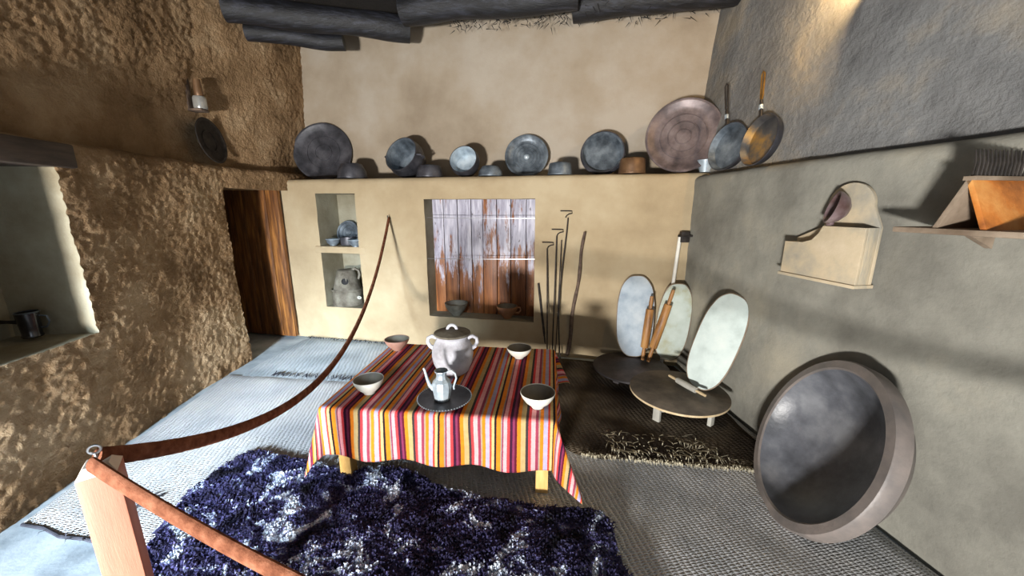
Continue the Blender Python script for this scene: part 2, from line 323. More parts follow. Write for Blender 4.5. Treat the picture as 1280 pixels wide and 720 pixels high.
# ---------------------------------------------------------------- walls
def lines(breaks, step):
    out = []
    for a, b in zip(breaks[:-1], breaks[1:]):
        n = max(1, round((b - a)/step))
        out += [a + (b - a)*i/n for i in range(n)]
    return out + [breaks[-1]]
def make_wall(name, path, flip, ledge, setback, ztop, step, holes, amp, big, mats, seed, lean=0, upmat=None, fine=24.0):
    """path: list of xy points; a lower face with a rounded ledge on top and an upper face set back; holes: s0,s1,z0,z1,depth,mat index"""
    P = [Vector((x, y, 0)) for x, y in path]
    cum = [0]
    for a, b in zip(P[:-1], P[1:]): cum.append(cum[-1] + (b - a).length)
    def at(s):
        k = 0
        while k < len(P) - 2 and s > cum[k + 1]: k += 1
        t = (s - cum[k])/(cum[k + 1] - cum[k]); return P[k].lerp(P[k + 1], t)
    def nrm(s):
        d = at(min(s + .12, cum[-1])) - at(max(s - .12, 0)); d.normalize()
        n = Vector((d.y, -d.x, 0)); return -n if flip else n
    sb = sorted({0.0, cum[-1], *[h[0] for h in holes], *[min(h[1], cum[-1]) for h in holes]})
    zb = sorted({0.0, ledge - .05, *[h[2] for h in holes], *[h[3] for h in holes]})
    SL = lines(sb, step); ZL = lines(zb, step)
    prof = [(0, z) for z in ZL]
    for i in range(1, 5):
        a = math.pi/2*i/4; prof.append((-.05 + .05*math.cos(a), ledge - .05 + .05*math.sin(a)))
    for w in lines([-.05, -setback], .05)[1:]: prof.append((w, ledge))
    for z in lines([ledge, ztop], step)[1:]: prof.append((-setback - lean*(z - ledge)/(ztop - ledge), z))
    mb = MB(); idx = {}
    T = [(nrm(s), at(s)) for s in SL]
    sd = Vector((seed, seed*2.3, 0))
    def disp(p, n, amp, big):
        a = noise.fractal(p*fine + sd, .9, 2.1, 4)*amp + noise.noise(p*1.3 + sd)*big + noise.noise(p*5 + sd)*amp*1.2
        t = noise.noise(p*4.5 + sd*3)*amp*.8
        return p + n*a + UP*t
    for i, s in enumerate(SL):
        n, b = T[i]
        for j, (w, z) in enumerate(prof):
            p = b + n*w + UP*z
            idx[i, j] = len(mb.v); mb.v.append(disp(p, n, amp, big))
    def inhole(i, j):
        if j >= len(ZL) - 1: return None
        s = (SL[i] + SL[i + 1])/2; z = (ZL[j] + ZL[j + 1])/2
        for h in holes:
            if h[0] < s < h[1] and h[2] < z < h[3]: return h
    HC = {}
    for i in range(len(SL) - 1):
        for j in range(len(prof) - 1):
            h = inhole(i, j)
            if h: HC.setdefault(h, []).append((i, j)); continue
            mb.f.append([idx[i, j], idx[i + 1, j], idx[i + 1, j + 1], idx[i, j + 1]])
            mb.mi.append(upmat if (upmat is not None and j >= len(ZL) + 3) else 0)
    for h, cells in HC.items():
        depth, mi, openings = h[4], h[5], h[6]
        nd = max(2, round(depth/.05)); cs = set(cells); ch = {}
        def chain(i, j):
            if (i, j) not in ch:
                n, b = T[i]; base = b + UP*prof[j][1]; out = [idx[i, j]]
                p0 = mb.v[idx[i, j]]
                for k in range(1, nd + 1):
                    q = base - n*depth*k/nd
                    q = disp(q, n, amp*.4, 0); q = q.lerp(p0 - n*depth*k/nd, max(0, 1 - k/2))
                    out.append(len(mb.v)); mb.v.append(q)
                ch[i, j] = out
            return ch[i, j]
        def strip(a, b):
            A, B = chain(*a), chain(*b)
            for k in range(nd): mb.f.append([A[k], B[k], B[k + 1], A[k + 1]]); mb.mi.append(mi)
        bk = {}
        def back(i, j):
            if (i, j) in ch: return ch[i, j][-1]
            if (i, j) not in bk:
                n, b = T[i]; bk[i, j] = len(mb.v); mb.v.append(disp(b - n*depth + UP*prof[j][1], n, amp*.4, 0))
            return bk[i, j]
        for (i, j) in cells:
            if (i - 1, j) not in cs and 'a' not in openings: strip((i, j), (i, j + 1))
            if (i + 1, j) not in cs and 'b' not in openings: strip((i + 1, j), (i + 1, j + 1))
            if (i, j - 1) not in cs and 'f' not in openings: strip((i, j), (i + 1, j))
            if (i, j + 1) not in cs: strip((i, j + 1), (i + 1, j + 1))
        if 'o' not in openings:
            for (i, j) in cells:
                mb.f.append([back(i, j), back(i + 1, j), back(i + 1, j + 1), back(i, j + 1)]); mb.mi.append(mi)
    o = mb.build(name, mats, angle=65)
    return tag(o, kind='structure')

def s_back(p): return (p - (BL - BD*1.1)).dot(BD)
bl0 = BL - BD*1.1; br1 = BR + BD*.45
LEDGE = 1.785
c0 = on_back(533, 249); c1 = on_back(664, 403); w0 = (s_back(c0) - .03, s_back(on_back(668, 330)), c1.z + .0, c0.z)
n0 = on_back(393, 242); n1 = on_back(456, 386); nh = (s_back(n0), s_back(n1), n1.z, n0.z)
CUP = (*w0, .27, 1, ''); NICHE = (*nh, .36, 1, '')
make_wall('wall_back', [(bl0.x, bl0.y), (br1.x, br1.y)], False, LEDGE, .55, 3.44, .035, [CUP, NICHE], .004, .012, ['tan', 'nichein', 'tanup'], 3.1, upmat=2, fine=14)
LP = [(-2.36, .2), (-2.39, 1.2), (-2.42, 1.6), (-2.49, 2.07), (-2.58, 2.8), (-2.61, 3.44), (-2.45, 4.13), (-2.37, 4.80)]
def s_left(x, y):
    best = (9, 0); c = 0
    for a, b in zip(LP[:-1], LP[1:]):
        a = Vector(a); b = Vector(b); d = b - a; t = max(0, min(1, (Vector((x, y)) - a).dot(d)/d.length_squared))
        q = (a + d*t - Vector((x, y))).length
        if q < best[0]: best = (q, c + t*d.length)
        c += d.length
    return best[1]
FIRE = (s_left(-2.42, 1.38), s_left(-2.49, 2.10), .76, 1.77, .42, 1, '')
DOOR = (s_left(-2.61, 3.44), s_left(-2.45, 4.14), 0.0, 1.67, .5, 0, 'obf')
make_wall('wall_left', LP, False, 1.86, .15, 3.44, .016, [FIRE, DOOR], .012, .03, ['mud', 'white'], 8.7, lean=-.14, fine=34)
RP = [(1.64, 4.0), (1.575, 3.35), (1.60, 2.6), (1.63, 2.15), (1.70, 1.7), (1.77, 1.25), (1.86, .6), (1.98, -.6)]
make_wall('wall_right', RP, False, 1.755, .125, 3.44, .03, [], .004, .014, ['grey', 'greyup'], 5.5, upmat=1, lean=.17, fine=12)

def slab(name, pts, z0, z1, m, kind='structure'):
    o = MB().prism(pts, z0, z1).build(name, m); return tag(o, kind=kind)
slab('floor', [(-4.2, -2.6), (2.8, -2.6), (2.8, 5.2), (-4.2, 5.2)], -.15, 0, 'concrete')
slab('ceiling', [(-3.4, -1.2), (2.6, -1.2), (2.6, 5.2), (-3.4, 5.2)], 3.40, 3.55, 'ceil')
# passage behind the doorway
mbp = MB().box((-3.75, 3.8, .87), (.1, 1.9, 1.74)).box((-3.3, 2.95, .87), (.9, .1, 1.74)).box((-3.3, 3.8, 1.76), (.9, 1.7, .06))
tag(mbp.build('wall_passage', 'mud'), kind='structure')

# door leaf standing open along the far side of the doorway
dM = frame(BL + BD*(-.055) + BN*.05 + UP*.008, -BD, BN, UP)
door = bpy.data.objects.new('door_1', None); COL.objects.link(door); door.matrix_world = dM; tag(door, kind='structure')
for i in range(5):
    MB().box((.08 + i*.155, 0, .84), (.148, .045 + .006*(i % 2), 1.66)).build('board', 'door', door, bevel=.006)

# niche shelf and hearth lintel
ns = MB(); a = on_back(394, 313, .0); b = on_back(458, 313, .0)
zs = on_back(430, 308).z
mid = (a + b)/2; Mn = frame((0, 0, 0), BD, -BN, UP).to_3x3()
ns.box((mid.x - BN.x*.17, mid.y - BN.y*.17, zs - .04), ((b - a).length - .01, .36, .075), Mn)
tag(ns.build('trim_1', 'tan', bevel=.015), kind='structure')
lx = MB().box((-2.57, 1.62, 1.775), (.34, 1.13, .13), Matrix.Rotation(.13, 3, 'Z'))
tag(lx.build('lintel_beam', 'lintel', bevel=.012), 'weathered grey timber lintel above the hearth opening in the mud wall', 'beam')

# ---------------------------------------------------------------- ceiling logs
def log(p0, p1, r, label, seed):
    d = p1 - p0; n = 14; pts = []; rr = []
    for i in range(n + 1):
        t = i/n; p = p0 + d*t + Vector((0, noise.noise(Vector((t*2, seed, 0)))*.03, noise.noise(Vector((t*2, seed, 5)))*.025))
        pts.append(p); rr.append(r*(1 + .12*noise.noise(Vector((t*4, seed, 9)))))
    o = MB().tube(pts, rr, 14).build('ceiling_log', 'soot', angle=50)
    tag(o, label, 'beam', 'sooty ceiling logs')
def onh(u, v, z): return on_z(u, v, z)
log(onh(322, 14, 3.18) + Vector((-.25, -.06, 0)), onh(512, 38, 3.18), .11, 'long soot-black log resting across the left corner of the ceiling', 1)
log(onh(362, 46, 3.1) + Vector((-.35, -.1, 0)), onh(430, 53, 3.1), .075, 'short soot-black log stub tucked under the longer corner log', 2)
log(onh(503, 14, 3.25), onh(722, -8, 3.25), .12, 'soot-black log along the ceiling beside the long corner log', 3)
log(onh(716, 10, 3.24), onh(905, -16, 3.24) + Vector((.3, -.05, 0)), .12, 'soot-black log with a pale broken end under the ceiling', 4)
# ragged brush packing hanging between the logs and the wall top
mb = MB()
for k in range(420):
    s = random.uniform(.15, 1.02); p = onh(503, 20, 3.2).lerp(onh(905, -6, 3.2), s) + Vector((random.uniform(-.03, .03), random.uniform(-.02, .28), random.uniform(-.05, .08)))
    d = Vector((random.uniform(-1, 1), random.uniform(-.3, .3), random.uniform(-.9, .1))).normalized()*random.uniform(.03, .09)
    q = d.cross(Vector((0, 1, .2))).normalized()*.004
    mb.add([p - q, p + q, p + d], [(0, 1, 2)])
tag(mb.build('brush_packing', 'ceil', smooth=False), 'ragged black brushwood packing under the ceiling along the back wall', 'brushwood', kind='stuff')

# ---------------------------------------------------------------- floor coverings
def mat_surface(name, poly, z, m, label, cat, thick=.012, amp=.006, step=.05, seed=0):
    """poly: 4 corners (far-left, far-right, near-right, near-left)"""
    A, B, C, D = [Vector((p[0], p[1], 0)) for p in poly]
    nu = max(2, int((B - A).length/step)); nv = max(2, int((D - A).length/step)); mb = MB()
    for j in range(nv + 1):
        for i in range(nu + 1):
            u = i/nu; v = j/nv; p = A.lerp(B, u).lerp(D.lerp(C, u), v)
            edge = min(i, nu - i, j, nv - j)
            p.x += noise.noise(Vector((p.x*3, p.y*3, seed)))*.018; p.y += noise.noise(Vector((p.x*3, p.y*3, seed + 7)))*.018
            h = z + thick + amp*(noise.noise(Vector((p.x*4, p.y*4, seed)))+.6)
            if edge == 0: h = z + .001
            mb.v.append(Vector((p.x, p.y, h)))
    for j in range(nv):
        for i in range(nu):
            mb.f.append([j*(nu + 1) + i, j*(nu + 1) + i + 1, (j + 1)*(nu + 1) + i + 1, (j + 1)*(nu + 1) + i]); mb.mi.append(0)
    o = mb.build(name, m); tag(o, label, cat); return o
back_mat = mat_surface('floor_mat', [(-2.40, 4.06), (.3, 3.50), (.3, 2.3), (-2.52, 2.6)], 0, 'mat_back', 'bluish grey woven mat on the floor between the doorway and the back wall', 'mat', seed=1)
front_mat = mat_surface('floor_mat', [(-2.56, 3.08), (1.575, 2.60), (1.84, .60), (-2.36, 1.475)], .012, 'mat_front', 'large pale ribbed straw mat lying under the striped table', 'mat', seed=2)
dark_mat = mat_surface('floor_mat', [(-.35, 3.52), (1.53, 3.24), (1.60, 1.78), (.36, 1.95)], .024, 'mat_dark', 'dark brown worn mat under the two round dough tables', 'mat', amp=.012, seed=3)
def fringe(parent, a, b, n, out, ln, m, z, spread=.5, seed=0, depth=.03):
    rnd = random.Random(seed); mb = MB()
    for k in range(n):
        t = rnd.random(); p = a.lerp(b, t) + out*(.01 - depth*rnd.random()**2); d = (out + Vector((rnd.uniform(-spread, spread), rnd.uniform(-spread, spread), 0))).normalized()*ln*rnd.uniform(.4, 1.1)
        s = Vector((-d.y, d.x, 0)).normalized()*rnd.uniform(.0018, .0045)
        h = Vector((0, 0, z + rnd.uniform(.006, .016)))
        mb.add([p + h - s, p + h + s, p + d*.6 + h + s*.8 + Vector((0, 0, .008)), p + d + Vector((0, 0, z + .002)), p + d*.6 + h - s*.8 + Vector((0, 0, .008))], [(0, 1, 2, 3, 4)])
    o = mb.build('fringe', m, parent, smooth=False); tag(o, kind='stuff'); return o
fr = fringe(front_mat, Vector((-2.15, 3.04, 0)), Vector((-1.2, 2.93, 0)), 110, Vector((0, 1, 0)), .11, 'wool_dark', .018, seed=1); fr['label'] = 'dark knotted fringe'
fringe(front_mat, Vector((-2.2, 1.44, 0)), Vector((-1.4, 1.27, 0)), 10, Vector((-.1, -1, 0)), .03, 'wool_dark', .012, .6, seed=2)
MB().tube([Vector((-2.34 + .13*i, 1.472 - .028*i + .010*math.sin(i*2.3), .016)) for i in range(14)], .008, 8).build('edge_binding', 'wool_dark', front_mat)
fringe(front_mat, on_z(170, 628), on_z(226, 622), 14, Vector((-.7, -1, 0)), .16, 'wool_dark', .028, .12, seed=5)
fringe(dark_mat, Vector((.42, 1.96, 0)), Vector((1.40, 1.82, 0)), 300, Vector((0, -1, 0)), .04, 'straw', .03, .8, seed=3)['label'] = 'frayed straw edge'
fringe(dark_mat, Vector((.62, 1.99, 0)), Vector((1.30, 1.90, 0)), 190, Vector((.3, -1, 0)), .08, 'straw', .034, 1.2, seed=4, depth=.22)
fringe(back_mat, Vector((-2.35, 4.02, 0)), Vector((-1.2, 3.80, 0)), 160, Vector((0, 1, 0)), .06, 'wool_dark', .01, .8, seed=6)

# indigo fleece in front of the table
fp = [(318, 572), (360, 580), (405, 590), (445, 598), (480, 594), (520, 602), (545, 616), (600, 630), (640, 636), (680, 646), (715, 642), (750, 650), (764, 668), (768, 704)]
poly = [on_z(u, v).xy for u, v in fp] + [Vector((.50, 1.05)), Vector((.42, .62)), Vector((-.2, .55)), Vector((-.8, .62)), Vector((-1.45, .95))] + [on_z(u, v).xy for u, v in [(168, 712), (196, 680), (238, 622), (275, 596)]]
def inside(x, y):
    r = False; n = len(poly)
    for i in range(n):
        a, b = poly[i], poly[(i + 1) % n]
        if (a.y > y) != (b.y > y) and x < (b.x - a.x)*(y - a.y)/(b.y - a.y) + a.x: r = not r
    return r
fc = Vector((-.5, 1.2, 0))
rug = thing('fleece_rug', 'shaggy dark indigo fleece rug with white patches in front of the striped table', 'rug', loc=(fc.x, fc.y, .028))
xs = [p.x for p in poly]; ys = [p.y for p in poly]
mb = MB(); st = .03; gx = int((max(xs) - min(xs))/st) + 1; gy = int((max(ys) - min(ys))/st) + 1; vid = {}
def fz(x, y): return .012 + .016*(noise.noise(Vector((x*5, y*5, 1))) + 1)*.5 + .01*noise.noise(Vector((x*14, y*14, 3)))
def rv(i, j):
    if (i, j) not in vid:
        x = min(xs) + i*st; y = min(ys) + j*st; vid[i, j] = len(mb.v)
        mb.v.append(Vector((x - fc.x, y - fc.y, fz(x, y))))
    return vid[i, j]
for i in range(gx):
    for j in range(gy):
        if inside(min(xs) + (i + .5)*st, min(ys) + (j + .5)*st):
            mb.f.append([rv(i, j), rv(i + 1, j), rv(i + 1, j + 1), rv(i, j + 1)]); mb.mi.append(0)
mb.build('hide', 'fur', rug)
mb = MB(); cnt = 0
while cnt < 46000:
    x = random.uniform(min(xs), max(xs)); y = random.uniform(min(ys), max(ys))
    if not inside(x, y): continue
    cnt += 1
    fa = noise.noise(Vector((x*3.5, y*3.5, 4)))*5 + random.gauss(0, .7)
    d = Vector((math.cos(fa), math.sin(fa), 0))*random.uniform(.012, .034); s = Vector((-d.y, d.x, 0)).normalized()*random.uniform(.003, .007)
    p = Vector((x - fc.x, y - fc.y, fz(x, y) - .004)); h = random.uniform(.006, .022)
    m = p + d*.5 + Vector((0, 0, h)); e = p + d + Vector((0, 0, h*.7))
    mb.add([p - s, p + s, m + s*.8, e, m - s*.8], [(0, 1, 2, 4), (4, 2, 3)])
tag(mb.build('wool_pile', 'fur', rug, smooth=False), kind='stuff')

# ---------------------------------------------------------------- low table with striped cloth
TZ = .46
tb = [on_z(478, 430, TZ), on_z(678, 437, TZ), on_z(713, 529, TZ), on_z(422, 510, TZ)]   # far-left, far-right, near-right, near-left
tc_ = (tb[0] + tb[1] + tb[2] + tb[3])/4
TX = ((tb[1] - tb[0]) + (tb[2] - tb[3])).normalized(); TX.z = 0; TX.normalize(); TY = Vector((-TX.y, TX.x, 0))
hx = ((tb[1] - tb[0]).length + (tb[2] - tb[3]).length)/4; hy = (abs((tb[0] - tb[3]).dot(TY)) + abs((tb[1] - tb[2]).dot(TY)))/4
TM = frame(Vector((tc_.x, tc_.y, .024)), TX, TY, UP)
TH = TZ - .024
table = thing('low_table', 'low wooden table with yellow legs under the striped cloth', 'table', TM)
MB().box((0, 0, TH - .028), (2*hx - .03, 2*hy - .03, .036)).build('tabletop', 'legwood', table, bevel=.006)
for sx in (-1, 1):
    MB().box((sx*(hx - .16), 0, TH - .076), (.03, 2*hy - .24, .06)).build('apron', 'legwood', table, bevel=.003)
    for sy in (-1, 1):
        MB().box((sx*(hx - (.055 if sx > 0 else .09)), sy*(hy - .045), (TH - .046)/2), (.065, .065, TH - .046)).build('leg', 'legwood', table, bevel=.005)
ov = .28; mb = MB(); uvs = []
nx = 150; ny = 110; LX = hx + ov; LY = hy + ov; rr = .012
def drape(p, q):
    dp = abs(p) - hx; dq = abs(q) - hy; sp = 1 if p > 0 else -1; sq = 1 if q > 0 else -1
    x = min(abs(p), hx)*sp; y = min(abs(q), hy)*sq; top = TH + .004 + .0025*noise.noise(Vector((p*6, q*6, 0)))
    dp = max(dp, 0); dq = max(dq, 0)
    if dp == 0 and dq == 0: return Vector((x, y, top))
    r = math.hypot(dp, dq); ux = dp/r*sp; uy = dq/r*sq
    arc_ = min(r, rr*1.57); o = rr*math.sin(arc_/rr); dn = rr*(1 - math.cos(arc_/rr)); rest = max(0, r - rr*1.57)
    corner = 2*min(dp, dq)/(dp + dq) if dp > 0 and dq > 0 else 0
    fl = .07 + (.50 if sp > 0 else .22)*corner
    wv = .018*math.sin((p if dq > dp else q)*17 + 1.3)*smoothstep(0, .25, rest) + .012*noise.noise(Vector((p*4, q*4, 3)))*smoothstep(0, .2, rest)
    o += rest*fl/math.sqrt(1 + fl*fl) + wv*(1 - corner); dn += rest/math.sqrt(1 + fl*fl)
    return Vector((x + ux*o, y + uy*o, max(.012, top - dn)))
for j in range(ny + 1):
    for i in range(nx + 1):
        p = -LX + 2*LX*i/nx; q = -LY + 2*LY*j/ny
        q += .012*noise.noise(Vector((p*3, 0, 2)))*abs(q)/LY
        mb.v.append(drape(p, q)); uvs.append((p, q))
for j in range(ny):
    for i in range(nx): mb.f.append([j*(nx + 1) + i, j*(nx + 1) + i + 1, (j + 1)*(nx + 1) + i + 1, (j + 1)*(nx + 1) + i]); mb.mi.append(0)
cl = mb.build('tablecloth', 'stripe', angle=180); cl.matrix_world = TM
uvl = cl.data.uv_layers.new(name='UVMap')
PER = .292
for lp in cl.data.loops:
    p, q = uvs[lp.vertex_index]; uvl.data[lp.index].uv = ((p + .15)/PER + 10, q/PER)
md = cl.modifiers.new('thick', 'SOLIDIFY'); md.thickness = .003; md.offset = 1
tag(cl, 'striped orange, pink and maroon wool cloth draped over the low table', 'tablecloth')
CT = TZ + .0095

# ---------------------------------------------------------------- vessels on the table
def shell(outer, t, base=0):
    """closed profile from an outer profile (r,z) bottom to rim: outside, rim, inside"""
    inn = [(max(r - t, .0), max(z, base + t)) for r, z in reversed(outer)]
    return [(0, outer[0][1])] + list(outer) + inn + [(0, base + t)]
def table_bowl(u, v, R, h, label, mo, mi, name='clay_bowl', z=CT, group='bowls on the striped cloth', spot=None):
    p = spot if spot else on_z(u, v, z)
    t = thing(name, label, 'bowl', loc=p, group=group)
    out = [(R*.36, 0), (R*.38, h*.08), (R*.40, h*.12), (R*.72, h*.42), (R*.92, h*.75), (R, h)]
    MB().lathe([(0, 0)] + out + [(R*.985, h + .004), (R*.955, h)], 36).build('body', mo, t)
    MB().lathe([(R*.955, h), (R*.87, h*.75), (R*.66, h*.44), (R*.36, h*.2), (0, h*.18)], 36).build('inside', mi, t)
    return t
table_bowl(497, 437, .088, .082, 'pinkish clay bowl on the striped cloth at the corner beside the rope', 'claypink', 'clayin')
table_bowl(462, 491, .083, .084, 'small white bowl with greenish tint on the cloth opposite the tray', 'claywhite', 'clayin')
table_bowl(649, 447, .086, .072, 'white flared bowl on the striped cloth beyond the lidded jar', 'claywhite', 'clayin')
table_bowl(672, 508, .092, .082, 'widest white bowl with dark inside on the cloth near the yellow leg', 'claywhite', 'clayin')

p = on_z(567, 464, CT)
jar = thing('lidded_jar', 'whitewashed clay jar with two ear handles and a loop lid on the cloth', 'jar', loc=p)
s = 1.0
jp = [(.083, 0), (.10, .015), (.122, .07), (.130, .12), (.126, .165), (.108, .205), (.097, .222), (.098, .236), (.110, .246)]
MB().lathe([(0, 0)] + jp + [(.112, .252), (.098, .254), (.088, .24), (.09, .22), (0, .2)], 40, wob=.02).build('body', 'jar', jar)
for sx in (-1, 1):
    pts = [Vector((sx*.098, 0, .228)), Vector((sx*.128, 0, .238)), Vector((sx*.152, 0, .225)), Vector((sx*.156, 0, .198)), Vector((sx*.142, 0, .172)), Vector((sx*.121, 0, .160))]
    MB().tube(pts, [.014, .012, .012, .012, .013, .016], 10).build('handle', 'jar', jar)
lid = MB().lathe([(0, .250), (.108, .250), (.114, .256), (.112, .264), (.075, .276), (.03, .284), (0, .285)], 36).build('lid', 'claygrey', jar)
MB().tube(arc((0, 0, .282), .028, 0, math.pi, 12), .010, 8).build('lid_loop', 'jar', lid)

p = on_z(556, 500, CT)
tray = thing('round_tray', 'dark round metal tray with beaded rim on the striped cloth', 'tray', loc=p)
MB().lathe([(0, 0), (.118, 0), (.138, .010), (.146, .017), (.147, .020), (.142, .020), (.116, .005), (0, .005)], 48).build('plate', 'metal_dark', tray)
rim = MB()
for k in range(60):
    a = 2*math.pi*k/60; c = Vector((.1445*math.cos(a), .1445*math.sin(a), .0205))
    rim.lathe([(0, -.004), (.004, 0), (0, .004)], 5, Matrix.Translation(c))
rim.build('beaded_rim', 'metal_pale', tray)
pitcher = thing('spouted_pitcher', 'small pale metal pitcher with long spout standing on the dark tray', 'pitcher', loc=on_z(553, 499, CT + .0055))
MB().lathe([(0, 0), (.038, 0), (.043, .008), (.050, .05), (.054, .085), (.047, .108), (.031, .125), (.027, .140), (.029, .158), (.037, .166), (.036, .170), (.026, .160), (.02, .14), (0, .13)], 10).build('body', 'metal_pale', pitcher, angle=25)
MB().tube([(-.045, 0, .06), (-.066, 0, .085), (-.078, 0, .125), (-.088, 0, .17), (-.094, 0, .182)], [.013, .011, .008, .0065, .006], 10).build('spout', 'metal_pale', pitcher)
MB().tube([(.030, 0, .158), (.052, 0, .168), (.074, 0, .152), (.080, 0, .125), (.072, 0, .10), (.064, 0, .075), (.066, 0, .06)], .0055, 8).build('handle', 'metal_pale', pitcher)

# ---------------------------------------------------------------- cupboard recess in the back wall
s0, s1, z0, z1 = w0; base = bl0
pan = thing('plank_panel', 'vertical plank panel, paler towards the top, closing the back of the wall recess', 'panel', frame(base + BD*s0 - BN*.225 + UP*z0, BD, -BN, UP))
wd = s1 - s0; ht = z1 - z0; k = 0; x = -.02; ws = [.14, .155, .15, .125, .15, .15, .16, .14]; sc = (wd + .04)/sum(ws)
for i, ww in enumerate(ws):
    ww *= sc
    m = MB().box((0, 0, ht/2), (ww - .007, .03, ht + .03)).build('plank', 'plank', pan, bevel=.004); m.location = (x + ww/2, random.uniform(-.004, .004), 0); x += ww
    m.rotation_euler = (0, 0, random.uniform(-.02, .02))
for (v, lab) in ((272, 'upper thin pale wire stretched across the plank recess'), (323, 'lower thin pale wire stretched across the plank recess')):
    a = on_back(534, v, -.03); b = on_back(672, v + 1, -.03)
    tag(MB().tube([a, a.lerp(b, .5) - UP*.004, b], .0028, 6).build('wire', 'steel'), lab, 'wire')
zb = z0 + .004
pb = on_back(571, 396, -.08); table_bowl(0, 0, .125, .135, 'grey clay bowl standing on the sill of the plank recess', 'claygrey', 'clayin', group='vessels in the plank recess', spot=Vector((pb.x, pb.y, zb)))
pb = on_back(634, 398, -.09)
cup = table_bowl(0, 0, .112, .13, 'brown clay cup with a side handle on the sill of the plank recess', 'clayred', 'clayin', 'clay_cup', group='vessels in the plank recess', spot=Vector((pb.x, pb.y, zb)))
MB().tube([(.095, 0, .115), (.135, 0, .112), (.142, 0, .08), (.115, 0, .055), (.085, 0, .06)], .010, 8).build('handle', 'clayred', cup)

# ---------------------------------------------------------------- small niche
nz0 = nh[2]; shz = zs - .0025
def spot_back(u, v, w, z): q = on_back(u, v, w); return Vector((q.x, q.y, z))
def disc_frame(center, face, tilt):
    a = Vector((face.x, face.y, 0)).normalized()*math.cos(tilt) + UP*math.sin(tilt)
    return axis_frame(center, a)
def dish(name, label, cat, R, d, center_xy, zsupport, face, tilt, m, group, rings=0, boss=False, mi=None, lip=.02):
    c = Vector((center_xy[0], center_xy[1], zsupport + R*math.cos(tilt) + .002))
    t = thing(name, label, cat, disc_frame(c, face, tilt), group)
    MB().lathe([(0, -d), (R*.74, -d), (R*.84, -d*.75), (R - lip, -.006), (R - .003, -.004), (R, 0), (R - .004, .004), (R - lip, .002)], 48).build('body', m, t)
    MB().lathe([(R - lip, .002), (R*.80, -d*.6), (R*.70, -d*.82), (0, -d*.82)], 48).build('inside', mi or m, t)
    for k in range(rings):
        r = R*.72*(k + 1)/(rings + .6)
        z = -d*.82 + .001
        MB().lathe([(r - .006, z), (r - .003, z + .005), (r + .003, z + .005), (r + .006, z)], 40).build('ring', m, t)
    if boss: MB().lathe([(R*.13, -d*.82), (R*.11, -d*.82 + .012), (R*.05, -d*.82 + .02), (0, -d*.82 + .02)], 20).build('boss', 'metal_pale', t)
    return t
def pot_up(name, label, cat, prof, pos, m, group=None, M=None, inner=None):
    t = thing(name, label, cat, M if M is not None else Matrix.Translation(pos), group)
    MB().lathe(prof, 36).build('body', m, t); return t
q = on_back(434, 288, -.27); dish('metal_plate', 'dark round metal plate leaning inside the small wall niche', 'plate', .138, .02, (q.x, q.y), shz, BN, .28, 'metal', 'metalware in the small niche', rings=2)
def small_cup(u, v, w, label, R=.075, h=.07):
    t = thing('metal_cup', label, 'cup', loc=spot_back(u, v, w, shz), group='metalware in the small niche')
    MB().lathe([(0, 0), (R*.5, 0), (R*.5, .008), (R*.85, h*.45), (R, h), (R*.95, h), (R*.78, h*.45), (0, h*.25)], 28).build('body', 'metal', t)
    MB().lathe([(R*1.02, h - .002), (R*1.06, h + .003), (R*1.0, h + .006)], 28).build('rim', 'metal_pale', t)
small_cup(417, 305, -.07, 'small tarnished metal cup at the open edge of the niche shelf')
small_cup(445, 305, -.035, 'small shiny metal bowl beside the cup on the niche shelf', .08, .07)
t = thing('metal_pan', 'little dark saucepan with a short handle behind the niche shelf cups', 'saucepan', loc=spot_back(436, 298, -.155, shz), group='metalware in the small niche')
MB().lathe([(0, 0), (.085, 0), (.09, .01), (.092, .095), (.087, .095), (.085, .014), (0, .012)], 28).build('body', 'metal_dark', t)
MB().tube([(.088, 0, .085), (.13, -.01, .115), (.17, -.02, .135)], [.011, .009, .008], 8).build('handle', 'metal', t)
# clay pot with a round hole
t = thing('holed_clay_pot', 'sooty grey clay pot with round hole and ear handle in the niche bottom', 'pot', frame(spot_back(437, 384, -.17, nz0 + .002), BD, -BN, UP) @ Matrix.Rotation(math.radians(32), 4, 'Z'))
body = MB(); prof = [(.165, 0), (.170, .02), (.165, .14), (.158, .17), (.150, .19), (.122, .30), (.098, .385), (.09, .40)]
body.lathe([(0, 0)] + prof + [(.08, .405), (.03, .41), (0, .41)], 40, wob=.03).build('body', 'claygrey', t)
MB().lathe([(.171, .165), (.176, .178), (.170, .19)], 40).build('band', 'claygrey', t)
hm = axis_frame(Vector((-.012, -.1255, .285)), Vector((0, -1, .28)))
hol = MB(); hol.lathe([(.042, -.01), (.046, .012), (.038, .014), (.036, -.004), (0, -.004)], 24, hm); hol.build('hole_rim', 'claygrey', t)
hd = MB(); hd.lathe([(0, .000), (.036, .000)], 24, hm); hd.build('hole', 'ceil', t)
MB().tube([Vector((.065, -.03, .40)), Vector((.10, -.03, .415)), Vector((.135, -.03, .39)), Vector((.142, -.03, .34)), Vector((.125, -.03, .29))], .015, 8).build('handle', 'claygrey', t)
MB().lathe([(.02, 0), (.016, .045), (.010, .045), (.010, .0)], 14, axis_frame(Vector((.115, -.12, .09)), Vector((.4, -1, .1)))).build('spout', 'claywhite', t)

